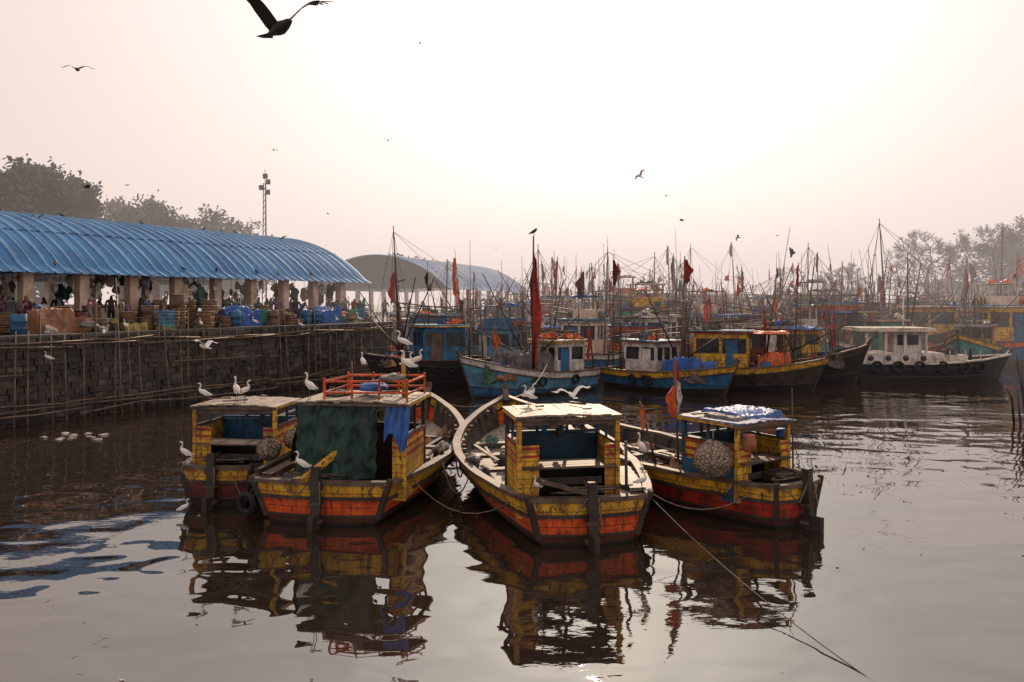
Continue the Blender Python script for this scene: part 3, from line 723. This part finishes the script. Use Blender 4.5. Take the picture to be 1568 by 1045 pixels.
# ------------------------------------------------------------------ background boats
def bgboat(x,y,rz,L,wb,zs,zb,cb,cm,cl,cab,roof,cw,ch,cl_,cy,mast,seed,poles=4,sc=1.0,upper=False):
    r=random.Random(seed); root=empty('fishing_boat',(x,y,0),rad(rz)); root.scale=(sc,sc,sc)
    deck=zs-.4
    hull(L,wb,wb*.75,zs,zb,root=root,cband=cb,cmid=cm,clow=cl,N=12,deck=deck,ribs=False,band=.3,flare=.35)
    mb=MB(.015)
    z0=deck; 
    x0,x1=-cw/2,cw/2; y0,y1=cy,cy+cl_
    sill=z0+ch*.52; head=z0+ch*.86
    for yy in(y0,y1):
        mb.box((0,yy,(z0+sill)/2),(cw,.06,sill-z0),cab); mb.box((0,yy,(head+z0+ch)/2),(cw,.06,z0+ch-head),cab)
        for k in range(4): mb.box((x0+cw*k/3,yy,(sill+head)/2),(.14,.07,head-sill),cab)
        mb.box((0,yy,(sill+head)/2),(cw-.1,.015,head-sill),glass)
    nn=max(2,int(cl_/1.0))
    for xx in(x0,x1):
        mb.box((xx,(y0+y1)/2,(z0+sill)/2),(.06,cl_-.07,sill-z0),cab); mb.box((xx,(y0+y1)/2,(head+z0+ch)/2),(.06,cl_-.07,z0+ch-head),cab)
        for k in range(nn+1): mb.box((xx,y0+cl_*k/nn,(sill+head)/2),(.075,.16,head-sill),cab)
        mb.box((xx,(y0+y1)/2,(sill+head)/2),(.015,cl_-.1,head-sill),glass)
        mb.box((xx+(.035 if xx>0 else -.035),(y0+y1)/2+cl_*.2,z0+ch*.42),(.02,.6,ch*.8),r.choice([blue,white,wood]))
    mb.box((0,(y0+y1)/2,z0+ch+.05),(cw+.35,cl_+.5,.08),roof)
    mb.box((0,(y0+y1)/2,z0+ch-.02),(cw+.4,cl_+.55,.05),r.choice([white,red,yel,blue]))
    zr=z0+ch+.09
    if upper:   # open upper wheelhouse
        uc=r.choice([yel,white,ora,blue,cream]); uh=1.25; ya,yb=y0+.15,y0+cl_*.7
        for sx in(-1,1):
            mb.box((sx*cw*.4,(ya+yb)/2,zr+.27),(.05,yb-ya,.54),uc)
            for yy in(ya,yb): mb.box((sx*cw*.4,yy,zr+uh/2),(.09,.09,uh),uc)
        for yy in(ya,yb): mb.box((0,yy,zr+.27),(cw*.8-.1,.05,.54),uc)
        mb.box((0,(ya+yb)/2,zr+uh+.04),(cw*.95,yb-ya+.4,.07),r.choice([roofm,blue,white,metal]))
        for k in range(3): mb.blob((r.uniform(-.25,.25)*cw,r.uniform(ya,yb),zr+uh+.05),(r.uniform(.15,.4),r.uniform(.15,.4),r.uniform(.1,.25)),r.choice([btarp,gytarp,fishnet,otarp]),seed+k,.8,nu=10,nv=7,flat=True)
        zr+=.0
    if r.random()<.7 and not upper:
        for sx in(-1,1):
            for k in range(4): mb.tube([(sx*cw*.48,y0+cl_*k/3,zr),(sx*cw*.48,y0+cl_*k/3,zr+.45)],.025,metal,n=4)
            mb.tube([(sx*cw*.48,y0,zr+.45),(sx*cw*.48,y1,zr+.45)],.025,metal,n=4)
    if r.random()<.45:
        for sx in(-1,1):
            for yy in(y1,y1+1.7): mb.tube([(sx*cw*.45,yy+.1,deck),(sx*cw*.45,yy+.1,zr-.1)],.03,metal,n=4)
        mb.tarp((0,y1+1,zr-.15),(cw+.2,2.0,.16),r.choice([btarp,otarp,gytarp,btarp,btarp,otarp]),seed,0,.12,12)
    for k in range(5): mb.blob((r.uniform(-.3,.3)*cw,r.uniform(y0,y1),zr),(r.uniform(.15,.5),r.uniform(.15,.5),r.uniform(.12,.42)),r.choice([btarp,gytarp,fishnet,otarp,gnet,wflag,fishnet]),seed+k,.8,nu=10,nv=7,flat=True,fr=2.4)
    for k in range(3): mb.bar((r.uniform(-.4,.4)*cw,y0-.6,zr+.1*k),(r.uniform(-.4,.4)*cw,y1+1.4,zr+.15+.3*k),.05,.05,bamboo)
    if r.random()<.5:
        for k in range(4): mb.flag((-cw*.4+k*cw*.25,y0-.15,zr+.42),r.uniform(.3,.7),.3,r.choice([wflag,btarp,redflag,brtarp,gytarp,otarp]),k+seed,0)
    mb.obj('cabin',root)
    mb=MB(.01); ym=cy+cl_+r.uniform(.3,1.2)
    mt=r.choice([wood2,metal,bamboo,wood2])
    if r.random()<.22: mast+=r.uniform(1,2.6)
    elif r.random()<.35: mast-=r.uniform(.5,1.6)
    mx_,my_=r.uniform(-.35,.35),ym+r.uniform(-.5,.5)
    mb.tube([(0,ym,z0),(mx_*.6,ym*.5+my_*.5,(z0+mast)/2),(mx_,my_,mast)],[.075,.06,.025],mt,n=6)
    mb.bar((-.9,ym,z0+(mast-z0)*.62),(.9,ym,z0+(mast-z0)*.62+r.uniform(-.15,.15)),.05,.05,wood)
    if r.random()<.5: mb.flag((mx_,my_,mast-.1),r.uniform(.7,2.2),r.uniform(.25,.5),r.choice([redflag,redflag,maroon,orflag]),seed,r.uniform(0,6.28))
    mb.tube([(0,ym,z0+1),(r.uniform(-.6,.6),min(L-.5,ym+3),z0+2.6)],[.05,.035],metal,n=5)
    hg=r.uniform(1.6,2.8)
    for sx in(-1,1): mb.tube([(sx*wb*.7,.4,zs),(sx*wb*.5,.45,zs+hg)],.045,metal,n=5)
    mb.tube([(-wb*.5,.45,zs+hg),(wb*.5,.45,zs+hg)],.045,metal,n=5)
    mb.tube([(-wb*.6,.43,zs+hg*.5),(wb*.6,.43,zs+hg*.5)],.03,metal,n=4)
    for e in((0,L-.3,zb+.2),(-wb*.8,ym-.6,zs),(wb*.8,ym-.6,zs),(0,.45,zs+hg),(0,.45,zs+hg+1.2),(wb*.7,L*.75,zb),(-wb*.7,L*.75,zb)): mb.tube([(mx_,my_,mast-.3),e],.013,ropem,n=3)
    mb.tube([(0,.45,zs+hg),(0,.45,zs+hg+1.3)],[.03,.015],metal,n=4)
    if r.random()<.35:
        for dx in(-.14,.14): mb.tube([(dx,L*.62,deck),(dx,L*.62+.8,deck+3.6)],.03,metal,n=4)
        for k in range(9): mb.tube([(-.14,L*.62+.09*k,deck+.4*k),(.14,L*.62+.09*k,deck+.4*k)],.018,metal,n=3)
    bx,by=r.uniform(-.7,.7)*wb,r.uniform(.3,L*.6)
    for k in range(poles):
        if r.random()<.5: px=bx+r.uniform(-.3,.3); py=by+r.uniform(-.4,.4)
        else: px=r.choice([-1,1])*r.uniform(.3,.85)*wb; py=r.uniform(.2,L*.75)
        h=r.uniform(1.4,4.2) if r.random()<.6 else r.uniform(4,6.6); ln=r.uniform(-.5,.5)
        mb.tube([(px,py,zs-.2),(px+ln*.4,py+ln*.4,zs+h*.5),(px+ln*1.3,py+ln,zs+h)],[.032,.023,.012],r.choice([bamboo,wood2,metal]),n=4)
        if r.random()<.5:
            big_=r.random()<.25
            mb.flag((px+ln*1.25,py+ln,zs+h*r.uniform(.75,.97)),r.uniform(1.2,2.2) if big_ else r.uniform(.35,.9),r.uniform(.35,.55) if big_ else r.uniform(.18,.42),r.choice([redflag,redflag,darkflag,orflag,orflag,maroon,wflag]),k+seed,r.uniform(0,6.28))
    for k in range(3):
        if r.random()<.6:
            a_=r.choice([-1,1]); mb.tube([(0,ym,z0+.8),(a_*r.uniform(1.5,3),ym+r.uniform(-2,2),z0+r.uniform(3,5.6))],[.05,.025],wood2,n=5)
    mb.obj('masts_and_flags',root)
    mb=MB(.01)
    for k in range(8):
        mb.blob((r.uniform(-.6,.6)*wb,r.uniform(y1+.3,L*.85),deck+.25),(r.uniform(.25,.6),r.uniform(.25,.7),r.uniform(.25,.7)),r.choice([fishnet,gytarp,btarp,gnet,otarp,fishnet,fishnet,brtarp]),k+seed,.8,nu=12,nv=8,flat=True,fr=2.4)
    mb.tube([(wb*.5,L*.6,deck),(wb*.5,L*.6,deck+.8)],[.25,.25],r.choice([blue,btarp,red]),n=10)
    for k in range(3):
        sx=r.choice([-1,1]); t=r.uniform(.2,.6)
        mb.tire((sx*(wb*.97),t*L,zs-.35),.26,(sx,0,0))
    for k in range(3):
        mb.box((r.uniform(-.5,.5)*wb,r.uniform(y1+.2,L*.8),deck+.3),(r.uniform(.3,.7),r.uniform(.3,.6),r.uniform(.3,.6)),r.choice([white,blue,wood,ora,lblue]),(0,0,r.uniform(0,1)))
    mb.obj('deck_gear',root)
    return root
e_=bgboat(-1.6,43.6,113.6,6.6,1.5,1.5,1.9,blk,blk,blk,blue,lblue,1.8,2.2,2.2,1.4,6.2,101)
f_=bgboat(3.9,42.6,128.5,8.2,1.55,1.05,2.0,white,lblue,blue,white,roofm,1.9,1.9,1.9,1.0,5.0,102,poles=3)
mb=MB()
mb.tarp((0.2,4.6,.9),(1.9,1.8,1.3),gytarp,3,.2,.45,24); mb.tarp((.1,3.2,.9),(1.8,1.4,1.5),gytarp,8,-.1,.45,24); mb.tarp((-.1,6.3,1.2),(.9,.8,.5),btarp,5,0,.2)
mb.obj('covered_net_heaps',f_)
g_=bgboat(5.7,44.2,-141,8.0,1.45,.95,1.5,yel,blue,blk,white,lblue,1.7,1.95,2.1,1.6,4.6,103,poles=3)
mb=MB(); mb.tarp((0,5.2,.7),(2.0,2.2,1.25),btarp,4,.1,.4,24); mb.obj('blue_tarp_cover',g_)
h_=bgboat(9.0,43.2,-110,7.6,1.55,1.1,1.7,yel,wood2,blk,yel,blue,1.9,2.3,2.7,1.0,5.4,104,poles=3)
mb=MB(); mb.tarp((-.2,4.9,.9),(1.7,1.7,1.2),otarp,4,.1,.4,24); mb.tire((0,3.76,2.4),.3,(0,1,0),cream); mb.obj('orange_tarp_cover',h_)
i_=bgboat(12.6,46.8,-105,7.8,1.5,1.2,2.2,wood2,blk,blk,maroon,roofm,1.8,2.3,1.8,1.2,6.8,105,poles=4)
fm=MB(); fm.tube([(1.05,38.9,.7),(1.02,38.9,4.5),(1.05,38.9,7.8)],[.08,.06,.035],wood2,n=7)
fm.flag((1.02,38.85,7.3),5.9,.42,redflag,2,.15); fm.flag((1.1,38.85,6.6),3.2,.3,maroon,5,2.6)
fm.obj('tall_pennant_mast')
J=empty('tugboat',(20.4,47.8,0),rad(-93))
hull(9.2,1.7,1.3,.95,1.45,root=J,cband=blk,cmid=blk,clow=blk,rim=white,deck=.9,ribs=False,deckmat=white,flare=.25)
mb=MB(.008)
mb.box((0,2.5,1.25),(2.6,4.6,.7),white); mb.box((0,2.1,3.0),(2.9,4.3,.12),white); mb.box((0,2.1,2.9),(3.0,4.4,.08),cream)
for sx in(-1,1):
    for y in(.4,1.5,2.6,3.8): mb.box((sx*1.2,y,2.2),(.12,.14,1.3),white)
mb.box((0,2.9,2.1),(1.7,1.6,1.6),white); mb.box((.86,2.9,2.35),(.03,1.2,.6),glass); mb.box((-.86,2.9,2.35),(.03,1.2,.6),glass)
for y in(.6,1.6,2.6,3.6): mb.tube([(1.31,y,1.3),(1.34,y,1.3)],.17,glass,n=12)
mb.box((0,5.9,1.2),(1.4,1.0,.5),white); mb.tube([(0,6.9,.9),(0,6.9,1.8)],.1,blk,n=8); mb.tube([(0,3,3),(0,3,4.6)],.05,white,n=6)
mb.blob((0,5.7,1.6),(.5,.4,.3),fishnet,3,.5)
mb.obj('wheelhouse',J)
mb=MB(); 
for y in(.8,2,3.2,4.5,5.8,6.8): mb.tire((1.72-(.0 if y<5 else (y-5)*.22),y,.8),.38,(1,.15 if y>5 else 0,0))
for k in range(3): mb.tire((-.7+k*.7,-.25,.8),.34,(0,-1,0))
for k in range(8): mb.tube([(1.6-max(0,k-4)*.18,.3+k*.95,1),(1.6-max(0,k-4)*.18,.3+k*.95,1.75)],.025,white,n=4)
mb.obj('tyre_fenders',J)
cols=[(yel,blue,blk),(white,blue,blk),(red,wood2,blk),(yel,teal,blk),(green,maroon,blk),(yel,green,blk),(ora,wood2,blk),(ora,blue,blk),(white,lblue,blue),(wood,wood2,blk)]
cabs=[blue,white,yel,lblue,teal,green,cream,wood,ora,white,yel,cream]
rws=[(50.5,-5.5,18,3.6),(56,-4,42,4.0),(62,-3,44,4.1),(68.5,-1,48,4.3),(75,0,52,4.4),(84,1,56,4.7),(94,4,60,5.0),(105,7,60,5.4)]
sd_=200
for yy,xa,xb,stp in rws:
    x=xa
    while x<xb:
        sd_+=1; cb=R.choice(cols); side=R.choice([-1,1,1])
        rz=side*R.uniform(50,160)
        L=R.uniform(6.2,9.6); sc=1.0 if yy<52 else R.uniform(1.0,1.32)
        ox=x+math.sin(rad(rz))*L*sc*.5; oy=yy+R.uniform(-1.4,1.4)-math.cos(rad(rz))*L*sc*.5
        bgboat(ox,oy,rz,L,R.uniform(1.25,1.8),R.uniform(.9,1.7),R.uniform(1.6,2.7),cb[0],cb[1],cb[2],R.choice(cabs),R.choice([blue,roofm,white,lblue,roofm]),R.uniform(1.4,2.2),R.uniform(1.7,2.8),R.uniform(1.4,3.0),R.uniform(.8,1.6),R.uniform(4.6,7.4),sd_,poles=R.choice([3,5,6,9]),sc=sc,upper=R.random()<.42)
        x+=stp*R.uniform(.7,1.25)
# ------------------------------------------------------------------ birds
def egret():
    mb=MB()
    mb.tube([(0,-.24,.26),(0,-.17,.30),(0,-.06,.34),(0,.05,.38),(0,.11,.42),(0,.125,.47),(0,.09,.53),(0,.085,.58),(0,.115,.62),(0,.15,.625),(0,.175,.62)],[.012,.04,.075,.075,.05,.028,.02,.018,.024,.024,.014],feather,n=8)
    mb.tube([(0,.17,.62),(0,.26,.605)],[.012,.003],beakm,n=5)
    for x in(-.03,.03): mb.tube([(x,0,.32),(x,.015,.16),(x,.0,.005)],[.014,.007,.007],legm,n=4); mb.tube([(x,.0,.006),(x,.06,.006)],.006,legm,n=3)
    for x in(-1,1):
        rows=[[(x*(.065+.01*math.sin(k*.7)),.08-.34*k/6,.42-.12*k/6-.10*j/3*(1-abs(k-3)/5)) for j in range(4)] for k in range(7)]
        mb.grid(rows,feather)
    return mb.mesh('egret')
def flier(mat,span,up=.25,bend=.1,beak=legm,tail=.2,fingers=5,sweep=.0):
    mb=MB(); b=span*.5
    mb.tube([(0,-b*.42,0),(0,-b*.2,0),(0,0,0),(0,b*.16,.0),(0,b*.26,.01),(0,b*.33,.01)],[.01*span,.035*span,.06*span,.045*span,.034*span,.022*span],mat,n=8)
    mb.tube([(0,b*.32,.01),(0,b*.42,-.005)],[.012*span,.003*span],beak,n=5)
    mb.grid([[(x*b*.05,-b*.3,0) for x in(-1,0,1)],[(x*b*.16,-b*(.3+tail*1.4-.05*abs(x)),0) for x in(-1,0,1)]],mat)
    for s in(-1,1):
        rows=[]
        for k in range(9):
            t=k/8; x=s*(b*.04+b*.78*t); z=b*(up*math.sin(t*math.pi*.6)-bend*t*t); ch=b*(.33-.10*t+.05*math.sin(t*6)); yl=b*(.10+.10*math.sin(t*3.1))-sweep*b*t*t
            rows.append([(x,yl,z),(x,yl-ch*.3,z+.015*b),(x,yl-ch,z-.01*b-(.01 if k%2 else 0))])
        mb.grid(rows,mat)
        xt,yt,zt=rows[-1][0]; 
        for f in range(fingers):
            a=-.05-f*.33; ln=b*(.30-.03*f); dx=math.cos(a)*ln; dy=math.sin(a)*ln-sweep*b*.2; y0=yt-b*.045*f
            mb.add([(xt-s*.01,y0+.02*b,zt),(xt+s*dx*.6,y0+dy*.6+.022*b,zt+.02*b),(xt+s*dx,y0+dy,zt+.03*b),(xt+s*dx*.6,y0+dy*.6-.022*b,zt+.02*b),(xt-s*.01,y0-.035*b,zt)],[(0,1,2,3,4)],mat)
    return mb.mesh('flying_bird')
eg=egret()
def on(root,lx,ly,z,rz,sc=.95):
    p=Matrix.Translation(root.location)@Matrix.Rotation(root.rotation_euler.z,4,'Z')@Vector((lx,ly,z)); inst('egret',eg,p,rz,sc)
on(A,.25,.5,2.25,.6,.95); on(A,-.6,.6,2.22,1.5,.75); on(A,-.72,-.02,.93,1.3,.8); on(A,.35,.7,2.25,-1,.8)
on(B,-.45,.55,2.5,.9,.9); on(B,1.7,.5,3.0,1.2,.9); on(B,1.55,1.9,3.0,-1.8,.8); on(B,1.3,2.0,2.98,-1.4,.7); on(B,.25,2.0,2.98,.5,.7); on(B,-.28,-.3,1.05,1.3,.8)
on(B,1.42,1.2,3.45,1.7,.8)
on(C,-1.0,.0,.95,2.6,.65); on(C,1.05,.05,.95,-2,.65); on(C,-.85,1.6,2.42,1.2,.7); on(C,-.75,1.95,2.42,-1.2,.7); 
on(D,-1.36,3.2,.93,.3,1.0)
for s,o,z in((1.5,-.45,2.2),(3.8,-.4,3.1),(-1.0,.1,3.33),(9,.1,3.33),(15,-.4,3.1),(5.2,.2,3.33),(12.3,.1,3.33),(18.5,.2,3.33),(20.4,.1,3.33)): inst('egret',eg,q(s,o,z),R.uniform(0,6),.8)
inst('egret',eg,(-7.0,17.0,.0),-1.2,.6)
fe=flier(feather,1.0,.45,.15,beakm,.15,4); kite=flier(crowm,1.5,.35,.25); crow=flier(crowm,.85,.5,.5); kite2=flier(crowm,1.75,.42,-.12)
inst('flying_egret',fe,(-8.5,22,3.35),rad(70),.95,rx=.2,ry=.1)
inst('flying_egret',fe,(1.2,16.0,2.72),rad(20),.8,rx=.25,ry=-.1)
inst('black_kite',kite2,(-3.5,12,8.72),rad(225),1.05,rx=.05,ry=.12)
inst('black_kite',kite,(-19.1,35,14.8),rad(10),.95,rx=.1)
inst('crow',crow,(-7,45,13.7),rad(10),.9,rx=.3)
inst('flying_egret',fe,(6.4,40,10.9),rad(120),.85,rx=.5,ry=.5)
inst('crow',crow,(12.8,60,10.7),rad(60),1); inst('crow',crow,(17,60,9.4),rad(90),1,ry=.5)
for x,y,z in((-8.1,70,27.3),(-20.9,70,17.9),(-33.8,70,14.8),(-18.5,80,13.4),(-22.8,80,11.1),(-1.6,80,9.8),(15.5,80,15.2),(-16.0,30,8.9),(-19,32,8.0),(30,90,12),(41,90,9.8)):
    inst('crow',crow,(x,y,z),R.uniform(0,6),.8,rx=R.uniform(-.3,.3))
pc=MB()
pc.tube([(0,-.2,.05),(0,-.12,.09),(0,0,.14),(0,.08,.19),(0,.11,.235),(0,.14,.24)],[.012,.03,.055,.045,.035,.02],crowm,n=7); pc.tube([(0,.14,.24),(0,.2,.23)],[.012,.003],legm,n=4)
for x in(-.02,.02): pc.tube([(x,0,.11),(x,.01,.0)],.006,legm,n=3)
pcm=pc.mesh('perched_crow')
inst('perched_crow',pcm,(1.05,38.9,7.8),-.9,1.5)
for i in range(22): 
    s_=R.uniform(-6,26); o_=R.choice([.0,8,8,5])
    k=min(range(len(prof)),key=lambda j:abs(prof[j][0]-o_)); inst('perched_crow',pcm,P1(s_,prof[k][0],prof[k][1]+.05),R.uniform(0,6),1.1)
for i in range(16):
    k=R.choice([11,12,13,10]); inst('perched_crow',pcm,P2(R.uniform(.5,28),prof2[k][0],prof2[k][1]+.05),R.uniform(0,6),1.5)
db=MB(.01)
for i in range(110):
    x=R.uniform(-14,16); y=R.uniform(8,32); db.box((x,y,.004),(R.uniform(.01,.05),R.uniform(.01,.05),.015),R.choice([wflag,wood,bamboo]),(0,0,R.uniform(0,3)))
for i in range(14): db.blob((-15+R.uniform(-1,1.5),27+R.uniform(-.7,.7),.02),(R.uniform(.06,.15),.08,.04),wflag,i,.6,nu=8,nv=5)
db.obj('floating_debris')
rp_=MB(.02)
for i in range(30):
    x=18.75+R.uniform(0,1.2); y=29.5+R.uniform(-1,.6); ln=R.uniform(-.5,.3)
    rp_.tube([(x,y,-.5),(x+ln*.4,y,1),(x+ln,y,R.uniform(1.2,3.2))],[.05,.04,.02],R.choice([bamboo,wood2]),n=5)
rp_.blob((19.9,29.3,.7),(.7,.6,1.0),fishnet,4,.7)
rp_.obj('mooring_poles')
print('objects',len(bpy.data.objects))
